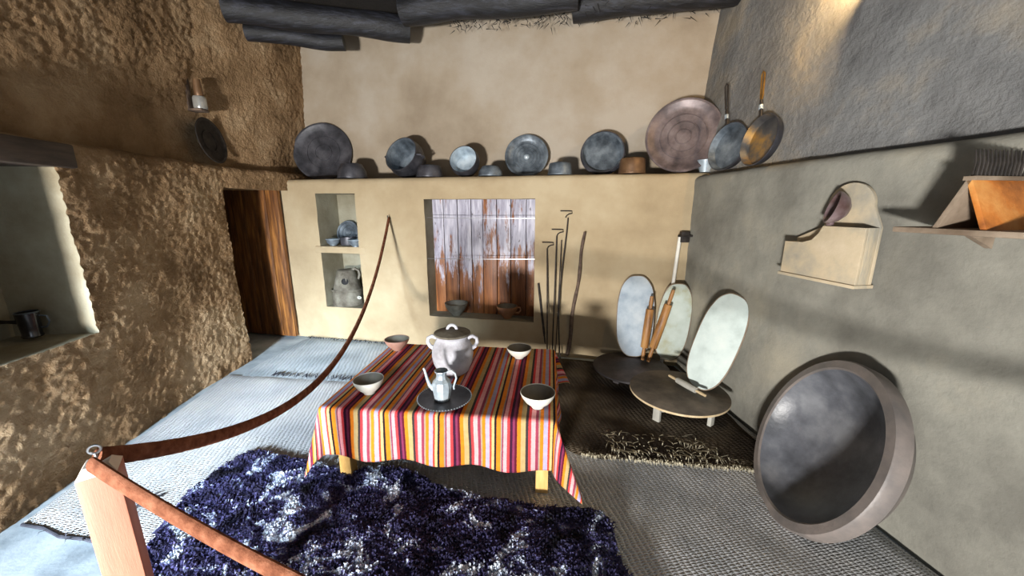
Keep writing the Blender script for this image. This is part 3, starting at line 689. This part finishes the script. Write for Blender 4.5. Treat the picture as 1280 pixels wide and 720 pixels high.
# ---------------------------------------------------------------- vessels on the ledge of the back wall
LZ = LEDGE + .006
G = 'metal vessels along the back wall ledge'
def lq(u, v, w): q = on_back(u, v, w); return (q.x, q.y)
dish('round_tray', 'large dull grey tray leaning in the ledge corner by the mud wall', 'tray', .335, .03, lq(403, 188, -.43), LZ, Vector((.06, -1, 0)), .20, 'metal_dark', G, rings=2)
dish('round_tray', 'large reddish-brown platter leaning at the ledge end beside the pans', 'tray', .315, .03, lq(853, 183, -.10), LZ, Vector((-.45, -1, 0)), .13, 'metal_red', G, rings=3)
dish('ringed_plate', 'metal plate with concentric rings and a centre knob on the ledge', 'plate', .225, .035, lq(658, 200, -.40), LZ, Vector((-.12, -1, 0)), .26, 'metal', G, rings=4, boss=True, mi='metal')
def deep(name, label, cat, R, dep, cxy, face, tilt, m, mi, handles=False, roundb=True, lid=False):
    # tilted vessel lying on its side: rim towards the room
    low = max(r*R*math.cos(tilt) + z*dep*math.sin(tilt) for r, z in ((.62, 1), (.86, .82), (1.04, .45), (1.05, .3), (1, 0)))
    c = Vector((cxy[0], cxy[1], LZ + low + .003))
    t = thing(name, label, cat, disc_frame(c, face, tilt), G)
    MB().lathe([(0, -dep), (R*.62, -dep), (R*.86, -dep*.82), (R*1.04, -dep*.45), (R*1.05, -dep*.3), (R*.98, -.02), (R, 0), (R*1.0, .006), (R*.95, .006)], 40).build('body', m, t)
    MB().lathe([(R*.95, .006), (R*.90, -.02), (R*.95, -dep*.35), (R*.8, -dep*.7), (0, -dep*.72)], 40).build('inside', mi, t)
    if handles:
        for s in (-1, 1):
            MB().tube([(s*R*.97, 0, -.02), (s*R*1.2, 0, -.03), (s*R*1.24, 0, -.075), (s*R*1.04, 0, -.1)], .011, 8).build('handle', m, t)
    return t
deep('cooking_pot', 'round-bellied metal pot with side handles tipped on the ledge', 'pot', .19, .26, lq(501, 190, -.17), Vector((-.42, -1, 0)), .42, 'metal_dark', 'metal', handles=True)
deep('metal_mug', 'small tipped metal mug with bright inside on the ledge', 'mug', .145, .17, lq(579, 203, -.16), Vector((-.25, -1, 0)), .38, 'metal_dark', 'metal_pale')
deep('metal_basin', 'shallow dark basin leaning on the ledge between two copper cups', 'basin', .205, .12, lq(753, 198, -.30), Vector((-.25, -1, 0)), .28, 'metal_dark', 'metal')
def inverted(u, v, w, R, h, m, label, r2=.82, lipz=.012, cat='bowl', name='metal_bowl'):
    q = on_back(u, v, w)
    t = thing(name, label, cat, loc=(q.x, q.y, LZ), group=G)
    MB().lathe([(R*1.03, 0), (R*1.03, lipz), (R, lipz + .003), (R*.96, h*.5), (R*r2, h*.93), (R*(r2 - .06), h), (0, h)], 32).build('body', m, t)
    MB().lathe([(R*r2*.6, h), (R*r2*.58, h + .008), (R*r2*.52, h + .008), (R*r2*.50, h)], 28).build('foot_ring', m, t)
inverted(440, 213, -.14, .15, .15, 'metal_dark', 'upturned dark bowl on the ledge overlapping the large grey tray', .74)
inverted(537, 214, -.14, .135, .115, 'metal_dark', 'upturned dark bowl on the ledge beside the round-bellied pot', .85)
inverted(613, 214, -.14, .118, .095, 'metal', 'upturned blue-grey bowl on the ledge beside the tipped mug', .72)
inverted(700, 213, -.14, .115, .11, 'metal', 'upturned brownish metal cup between ringed plate and basin', .9)
inverted(790, 211, -.14, .12, .135, 'copper', 'upturned brown copper cup between basin and reddish platter', .92)
q = on_back(884, 211, -.07)
t = thing('metal_bowl', 'small pale tinned bowl in the ledge corner in front of the platter', 'bowl', loc=(q.x - .02, q.y, LZ), group=G)
MB().lathe([(0, 0), (.04, 0), (.043, .012), (.06, .06), (.07, .10), (.066, .10), (.055, .06), (0, .02)], 28).build('body', 'metal_pale', t)

# pans on the right-hand ledge
def pan_(name, label, c, face, tilt, R, mi, lean_, hl):
    c = Vector((c[0], c[1], 1.762 + R*math.cos(tilt) + .002))
    t = thing(name, label, 'pan', disc_frame(c, face, tilt), 'frying pans on the right wall ledge')
    MB().lathe([(0, -.055), (R*.86, -.055), (R*.9, -.05), (R, 0), (R*.97, .002)], 36).build('body', 'metal_dark', t)
    MB().lathe([(R*.97, .002), (R*.87, -.048), (0, -.048)], 36).build('inside', mi, t)
    ca, sa = math.sin(lean_), math.cos(lean_)
    H = lambda r, z, o=0: Vector((ca*r + sa*o, sa*r - ca*o, z))
    h = MB().tube([H(R*.97, -.004), H(R + .06, .0), H(R + .11, .004)], [.013, .011, .010], 8).build('handle', 'iron', t)
    MB().tube([H(R + .045, .001), H(R + .075, .002)], .0145, 8).build('ferrule', 'metal_pale', t)
    MB().tube([H(R + .10, .003, 0), H(R + .13, .004, .009), H(R + hl - .02, .008, .013), H(R + hl, .008, 0), H(R + hl - .02, .008, -.013), H(R + .13, .004, -.009), H(R + .10, .003, 0)], .0055, 6).build('handle_loop', 'brass' if mi == 'panin' else 'iron', t)
pan_('frying_pan', 'dark frying pan with looped iron handle nearest the reddish platter', (1.60, 2.91), Vector((-1, -.26, 0)), .17, .175, 'metal', -.30, .33)
pan_('frying_pan', 'frying pan with brassy patch inside and a brass-wire handle', (1.615, 2.57), Vector((-1, -.06, 0)), .17, .165, 'panin', -.28, .31)

# ---------------------------------------------------------------- left wall: ledge plate, oil lamp, hearth mug
dish('ledge_plate', 'blackened round plate leaning edge-on on the mud wall ledge', 'plate', .19, .025, (-2.63, 3.43), 1.872, Vector((1, .12, 0)), .14, 'iron', 'plates on the mud wall ledge', rings=1)
lp_ = on_plane(249, 122, (-2.585, 2.9, 0), Vector((1, .1, 0)))
lamp = thing('oil_lamp', 'small silvery glass oil lamp on a wooden bracket on the mud wall', 'lamp', frame(lp_, Vector((0, 1, 0)), Vector((-1, 0, 0)), UP))
MB().box((-.02, .085, .03), (.045, .04, .26)).build('bracket', 'stick', lamp, bevel=.008)
MB().box((0, .04, -.10), (.09, .15, .018)).build('bracket_shelf', 'stick', lamp, bevel=.005)
MB().lathe([(0, -.09), (.046, -.09), (.05, -.08), (.05, -.01), (.044, .006), (.03, .012), (0, .012)], 24).build('glass_jar', 'glass', lamp)
MB().lathe([(.030, .012), (.032, .018), (.032, .05), (.026, .14), (.022, .14), (.0, .13)], 20).build('chimney', 'copper', lamp)
hz = .765
mp = on_z(42, 421, hz + .01)
mug = thing('metal_mug', 'shiny dark metal coffee mug with handle and dark side rod on the hearth sill', 'mug', loc=Vector((mp.x, mp.y, hz + .012)))
MB().lathe([(0, 0), (.040, 0), (.043, .006), (.039, .02), (.041, .05), (.045, .12), (.047, .142), (.043, .142), (.04, .06), (0, .02)], 30).build('body', 'mugmetal', mug)
MB().tube([(.040, .02, .12), (.068, .03, .115), (.074, .033, .08), (.058, .026, .05), (.038, .018, .05)], .005, 8).build('handle', 'metal', mug)
MB().lathe([(.0445, .138), (.050, .142), (.0445, .147)], 30).build('rim', 'metal', mug)
MB().tube([(-.04, -.005, .085), (-.10, -.012, .088), (-.17, -.02, .092)], [.012, .010, .012], 8).build('dark_side_rod', 'iron', mug)  # dark rod reaching out to the left of the mug

# ---------------------------------------------------------------- pokers and stick against the back wall
GP = 'irons leaning on the back wall'
def poker(bu, bv, tu, tv, hook, label, r=.0065, taper=None, bend=0):
    b = on_z(bu, bv, .03); tpt = on_back(tu, tv, .012)
    L = tpt - b; n = 10; pts = []
    for i in range(n + 1):
        q = i/n; pts.append(b + L*q + BD*bend*math.sin(q*math.pi*1.3) + BN*(.01*math.sin(q*9)*.3))
    root = thing('iron_poker', label, 'poker', loc=b, group=GP)
    MB().tube([p - b for p in pts], taper or r, 8).build('rod', 'iron', root)
    if hook:
        e = tpt - b
        MB().tube([e, e + UP*.02 + BD*.01, e + UP*.033 + BD*hook*.5, e + UP*.04 + BD*hook, e + UP*.06 + BD*hook*.95, e + UP*.062 + BD*hook*.5, e + UP*.062 - BD*.05], r*.85, 8).build('hook', 'iron', root)
poker(684, 447, 684, 311, .06, 'shortest iron poker with hooked top leaning under the recess edge')
poker(690, 447, 696, 295, .06, 'middle iron poker with hooked top between the two other hooked ones')
poker(700, 448, 707, 272, .06, 'tallest iron poker with hooked top leaning on the back wall', bend=-.03)
poker(694, 450, 702, 300, 0, 'plain thin iron rod without hook standing among the hooked pokers', r=.005)
poker(683, 440, 673, 354, 0, 'short flat dark iron spike leaning beside the plank recess', taper=[.018 - .0008*i for i in range(11)])
b = on_z(709, 443, .03); tp = on_back(731, 290, .045)
pts = [b.lerp(tp, i/14) + BD*(.008*math.sin(i*.9)) + BN*(.008*math.cos(i*1.3)) for i in range(15)]
tag(MB().tube(pts, [.021 - .0006*i + .002*math.sin(i*2.1) for i in range(15)], 10).build('wooden_stick', 'stick'), 'crooked bark-brown wooden stick leaning on the back wall beside the pokers', 'stick', GP)

# ---------------------------------------------------------------- round dough tables, boards, rolling pins
def round_table(c, R, h, zf, label, mt, leg_angles, ml, redge):
    t = thing('round_table', label, 'table', loc=(c[0], c[1], zf), group='round dough tables')
    MB().lathe([(0, h - .026), (R - .012, h - .026), (R, h - .018), (R, h - .004), (R - .006, h), (0, h)], 64).build('tabletop', [mt, redge], t)
    o = t.children[0]
    for pl in o.data.polygons:
        if abs(pl.normal.z) < .8: pl.material_index = 1
    L = []
    for a in leg_angles:
        p = Vector((R*.74*math.cos(a), R*.74*math.sin(a), 0)); L.append(p)
        Mr = Matrix.Rotation(a, 3, 'Z')
        MB().box((p.x, p.y, (h - .026)/2), (.026, .05, h - .026), Mr).build('leg', ml, t, bevel=.004)
    for i in range(0, len(L)):
        a = L[i]; b = L[(i + 1) % len(L)]
        MB().tube([a + UP*h*.5, b + UP*h*.5], .009, 8).build('stretcher', ml, t)
    return t
ZM = .05
c1_ = (1.205, 2.445); h1 = .155
round_table(c1_, .335, h1, ZM - .004, 'low round table with grey legs carrying the tall white board', 'tabletop', [math.radians(x) for x in (216, 306, 36, 126)], 'greywood', 'palewood')
c2_ = (1.05, 3.03); h2 = .075
round_table(c2_, .325, h2, ZM - .004, 'very low dark round table standing against the back wall', 'tabledark', [math.radians(x) for x in (45, 135, 225, 315)], 'tabledark', 'tabledark')
def oval_board(b, tp, face, wdt, m, label, zoff=0, kn=5):
    ax = tp - b; L = ax.length; y = ax.normalized(); f = (face - y*face.dot(y)).normalized(); x = y.cross(f)
    t = thing('dough_board', label, 'board', frame(b, x, y, f), 'floury oval dough boards')
    n = 56; ol = []
    for i in range(n):
        a = 2*math.pi*i/n; ca, sa = math.cos(a), math.sin(a); e = 2.6
        rx = wdt/2*abs(ca)**(2/e)*(1 if ca > 0 else -1); ry = L/2*abs(sa)**(2/e)*(1 if sa > 0 else -1)
        j = 1 + .012*noise.noise(Vector((ca*3, sa*3, kn)))
        ol.append((rx*j, L/2 + ry*j))
    MB().prism(ol, -.011, .011).build('board', m, t, bevel=.004)
    rim = [Vector((x_, y_, .0)) for x_, y_ in ol]; rim.append(rim[0].copy())
    MB().tube(rim, .008, 6).build('edge_band', 'combend', t)
    return t
tz2 = ZM - .004 + h2 + .012; tz1 = ZM - .004 + h1 + .012
b1 = on_z(791, 445, tz2); t1 = on_back(797, 345, .045)
oval_board(b1, t1, BN + UP*.1, .325, 'flourgrey', 'grey-blue floury oval board leaning on the tan back wall')
b2 = on_z(833, 449, tz2); t2 = on_plane(849, 356, (1.585, 3.1, 0), Vector((-1, -.35, 0)).normalized())
t2 = on_back(850, 355, .12)
oval_board(b2, t2, Vector((-.35, -1, .1)), .27, 'flouryel', 'yellow-stained floury oval board in the corner behind the rolling pins', kn=9)
b3 = on_z(872, 484, tz1); t3 = on_plane(921, 369, (1.575, 2.5, 0), Vector((-1, -.05, 0)))
oval_board(b3, t3, Vector((-.75, -.65, .2)), .285, 'flour', 'pale greenish-white oval board leaning on the grey wall', kn=14)
def rolling_pin(a, b, r, label, m='pin', hl=.2):
    d = b - a; L = d.length
    t = thing('rolling_pin', label, 'rolling pin', axis_frame(a, d), 'rolling pins at the dough tables')
    h = L*hl
    MB().lathe([(0, h), (r*.9, h), (r, h + .006), (r*1.06, L*.5), (r, L - h - .006), (r*.9, L - h), (0, L - h)], 20).build('barrel', m, t)
    for z0_, z1_ in ((0, h), (L - h, L)):
        MB().lathe([(0, z0_), (r*.42, z0_ + .002), (r*.5, (z0_ + z1_)/2), (r*.42, z1_ - .002), (0, z1_)], 14).build('handle', 'palewood' if m == 'greywood' else m, t)
a = on_z(803, 450, tz2); rolling_pin(a, on_plane(815, 370, a + BN*-.06, BN), .034, 'brown rolling pin propped on the grey-blue board')
a = on_z(810, 452, tz2 + .003); rolling_pin(a, on_plane(842, 362, a + BN*-.04, BN), .034, 'lighter rolling pin slanting across the yellow-stained board')
pa = on_z(836, 471, tz1 + .014); pb2 = on_z(882, 497, tz1 + .014); rolling_pin(pa + UP*.012, pb2 + UP*.012, .021, 'slim whitish rolling pin lying on the round table', 'greywood', .24)
# long white pole with dark clamp in the corner
b = Vector((1.40, 3.22, ZM)); tp = on_back(850, 296, .042)
t = thing('white_pole', 'thin white pole with a dark metal clamp standing in the corner', 'pole', loc=b)
MB().tube([Vector((0, 0, 0)), tp - b], .016, 12).build('shaft', 'polewhite', t)
e = tp - b
MB().box((e.x + .035, e.y - .01, e.z + .0), (.075, .05, .095)).build('clamp', 'iron', t, bevel=.006)
MB().tube([e + Vector((-.03, -.03, .01)), e + Vector((.10, -.03, .01))], .010, 8).build('clamp_bolt', 'iron', t)

# ---------------------------------------------------------------- large wooden bowl on the right
az = math.radians(165); th = math.radians(21.6); R = .421
ax = Vector((math.cos(az)*math.cos(th), math.sin(az)*math.cos(th), math.sin(th)))
t = thing('wooden_trough_bowl', 'huge round grey wooden bowl leaning against the grey wall', 'bowl', axis_frame(Vector((1.433, 1.566, .405)), ax))
MB().lathe([(0, -.225), (.15, -.225), (.27, -.198), (.355, -.132), (.402, -.072), (R, -.062), (R + .002, -.008), (R - .004, 0)], 72).build('body', 'bowlrim', t)
MB().lathe([(R - .004, 0), (R - .042, .002), (R - .05, -.006)], 72).build('rim', 'bowlrim', t)
MB().lathe([(R - .05, -.006), (R - .065, -.05), (.30, -.118), (.21, -.166), (.1, -.188), (0, -.192)], 72).build('inside', 'bowl', t)

# ---------------------------------------------------------------- right wall: spoon box and wool comb on a shelf
wd_ = Vector((.07, -.45, 0)).normalized(); wn = Vector((wd_.y, -wd_.x, 0))   # along the wall towards the room front, out of the wall
if wn.x > 0: wn = -wn
def on_right(u, v, w=0.0):
    p = Vector((1.655, 1.95, 0)) + wn*w; return on_plane(u, v, p, wn)
dp = .075; WF = dp + .02
tl = on_right(985, 300, WF); br = on_right(1078, 358, WF); tr = on_right(1087, 285, WF)
bw = (tr - tl).dot(wd_); zb_ = br.z
bx_ = thing('spoon_box', 'pale wooden spoon box with a round-topped back board on the grey wall', 'box', frame(Vector((tl.x, tl.y, zb_)) - wn*dp, wd_, wn, UP))
hh = tr.z - zb_; hl_ = tl.z - zb_ - .005
# back board with round top
ba = [(0, 0), (bw, 0), (bw, hh)]; cx = bw*.62; rad = bw*.27; top = on_right(1075, 228, .02).z - zb_
ba += [(cx + rad*math.cos(a), top - rad + rad*math.sin(a)) for a in [math.pi*i/16 for i in range(17)]]
ba += [(cx - rad, hh*.98), (0, hl_ + .02)]
Mx = Matrix(((1, 0, 0, 0), (0, 0, 1, 0), (0, 1, 0, 0), (0, 0, 0, 1)))
MB().prism(ba, 0.0, .018, Mx).build('back_board', 'box', bx_, bevel=.003)
fa = [(0, 0), (bw, 0), (bw, hh), (bw*.50, hh), (bw*.46, hh*.86), (bw*.38, hl_ + .02), (bw*.26, hl_ + .004), (0, hl_)]
MB().prism(fa, dp, dp + .018, Mx).build('front_board', 'box', bx_, bevel=.003)
MB().prism([(0, 0), (.018, 0), (.018, hl_), (0, hl_)], .018, dp, Mx).build('side_board', 'box', bx_, bevel=.002)
MB().prism([(bw - .018, 0), (bw, 0), (bw, hh), (bw - .018, hh)], .018, dp, Mx).build('side_board', 'box', bx_, bevel=.002)
MB().box((bw/2, dp/2 + .012, -.008), (bw + .012, dp + .035, .016)).build('bottom_board', 'box', bx_, bevel=.003)
sp = bx_.matrix_world @ Vector((bw*.50, dp*.62, hh - .10))
spoon = thing('wooden_ladle', 'dark glossy wooden ladle standing in the pale spoon box', 'ladle', frame(sp, wd_, wn, UP))
MB().tube([(-.02, .0, -.05), (.0, 0.01, .06), (.02, .03, .13)], [.012, .013, .017], 10).build('handle', 'spoon', spoon)
Ms = axis_frame(Vector((.045, .055, .19)), Vector((-.55, .75, .25)))
MB().lathe([(0, -.062), (.03, -.057), (.058, -.038), (.075, -.01), (.078, .008), (.073, .008), (.066, -.01), (.05, -.032), (0, -.048)], 28, Ms).build('scoop', 'spoon', spoon)

SD = .27
sl = on_right(1116, 283, SD)
sh = thing('wall_shelf', 'thin wooden plank shelf on the grey wall carrying the wool comb', 'shelf', frame(sl - wn*SD, wd_, wn, UP))
MB().box((.33, SD/2 + .004, -.010), (.66, SD - .008, .020)).build('board', 'combend', sh, bevel=.004)
YZ = Matrix(((0, 0, 1, 0), (1, 0, 0, 0), (0, 1, 0, 0), (0, 0, 0, 1)))
for x in (.12, .52): MB().prism([(.012, -.020), (.14, -.020), (.012, -.075)], x, x + .02, YZ).build('bracket', 'combend', sh)
x0 = (on_right(1165, 283, SD) - sl).dot(wd_); x1 = (on_right(1226, 285, SD) - sl).dot(wd_); ap = on_right(1208, 225, SD); xa = (ap - sl).dot(wd_); hc = ap.z - sl.z
comb = thing('wool_comb', 'wool comb of orange-stained boards with rows of iron tines on the shelf', 'wool comb', sh.matrix_world.copy())
XZ = Matrix(((1, 0, 0, 0), (0, 0, 1, 0), (0, 1, 0, 0), (0, 0, 0, 1)))
def comb_board(name, xf, m):
    e = .008
    MB().prism([(xf - e, 0), (xf + e, 0), (xa + e, hc), (xa - e, hc)], .025, SD - .012, XZ).build(name, m, comb, bevel=.0015)
comb_board('rear_board', x0, 'combend'); comb_board('front_board', x1, 'orange')
MB().box((xa, SD/2 + .006, hc + .006), (.034, SD - .035, .014)).build('ridge_board', 'combend', comb, bevel=.002)
hcT = on_right(1215, 188, SD - .03).z - sl.z
for r in range(2):
    for k in range(13):
        y = .04 + k*.0165 + r*.008; x = xa - .007 + r*.014
        MB().tube([(x, y, hc + .012), (x, y, hc + .6*(hcT - hc)), (x - .006, y + .003, hcT)], [.004, .0035, .002], 6).build('tine', 'iron', comb)

# ---------------------------------------------------------------- wall lamp high on the right
lc = Vector((1.70, 2.16, 2.60))
sc_ = thing('wall_sconce', 'dark metal lamp with warm glowing bulb high on the grey wall', 'lamp', loc=lc)
MB().lathe([(0, 0), (.06, 0), (.075, .012), (.078, .03), (.074, .03), (.06, .008), (0, .006)], 28).build('dish', 'iron', sc_)
MB().tube([(0, 0, .0), (.05, 0, -.02), (.11, 0, 0)], .009, 8).build('arm', 'iron', sc_)
MB().lathe([(0, .02), (.014, .02), (.016, .045), (.03, .07), (.033, .092), (.024, .115), (0, .122)], 20).build('bulb', 'bulb', sc_)
ld = bpy.data.lights.new('sconce_light', 'POINT'); ld.energy = 24; ld.color = (1, .66, .3); ld.shadow_soft_size = .035
lo_ = bpy.data.objects.new('sconce_light', ld); COL.objects.link(lo_); lo_.location = lc + Vector((-.045, .05, .13))

# ---------------------------------------------------------------- rope barrier
def post(x, y, rot, label):
    t = thing('barrier_post', label, 'post', Matrix.Translation((x, y, 0)) @ Matrix.Rotation(rot, 4, 'Z'), 'rope barrier posts')
    w = .036
    MB().box((0, 0, .43), (2*w, 2*w, .86)).build('shaft', 'post', t, bevel=.003)
    MB().add([(-w, -w, .86), (w, -w, .86), (w, w, .86), (-w, w, .86), (-w*.62, -w*.62, .882), (w*.62, -w*.62, .882), (w*.62, w*.62, .882), (-w*.62, w*.62, .882)],
             [(3, 2, 1, 0), (4, 5, 6, 7), (0, 1, 5, 4), (1, 2, 6, 5), (2, 3, 7, 6), (3, 0, 4, 7)]).build('chamfered_top', 'posttop', t)
    MB().tube([(0, 0, .88), (0, 0, .905)], .004, 8).build('eye_screw', 'steel', t)
    MB().tube(arc((0, 0, .915), .011, 0, 2*math.pi, 14), .003, 6).build('eye', 'steel', t)
    return t
PX, PY = -1.03, .80
post(PX, PY, math.radians(38), 'pinkish wooden barrier post with pale chamfered top and an eye screw')
post(1.15, .15, math.radians(20), 'second pinkish wooden barrier post holding the far end of the strap')
def strap(p0, p1, sag, label, n=40, skew=1.0):
    pts = []
    for i in range(n + 1):
        t = i/n; p = p0.lerp(p1, t); p.z -= 4*sag*(t**skew)*(1 - t**skew); pts.append(p)
    o = MB().tube(pts, .023, 12, flat=.5).build('barrier_strap', 'strap')
    tag(o, label, 'rope', 'felt barrier straps')
hk = on_back(486, 273, .03)
strap(Vector((PX, PY, .893)), hk, .60, 'brown felt barrier strap sagging from the wooden post to the back wall')
strap(Vector((PX + .01, PY - .02, .888)), Vector((1.15, .15, .885)), .19, 'brown felt barrier strap crossing above the indigo fleece')
t = thing('wall_hook', 'small iron hook on the back wall holding the strap end', 'hook', frame(hk, BD, -BN, UP))
MB().tube([(0, .05, 0), (0, 0, 0), (0, -.02, .008), (0, -.022, .03)], .006, 8).build('hook', 'iron', t)
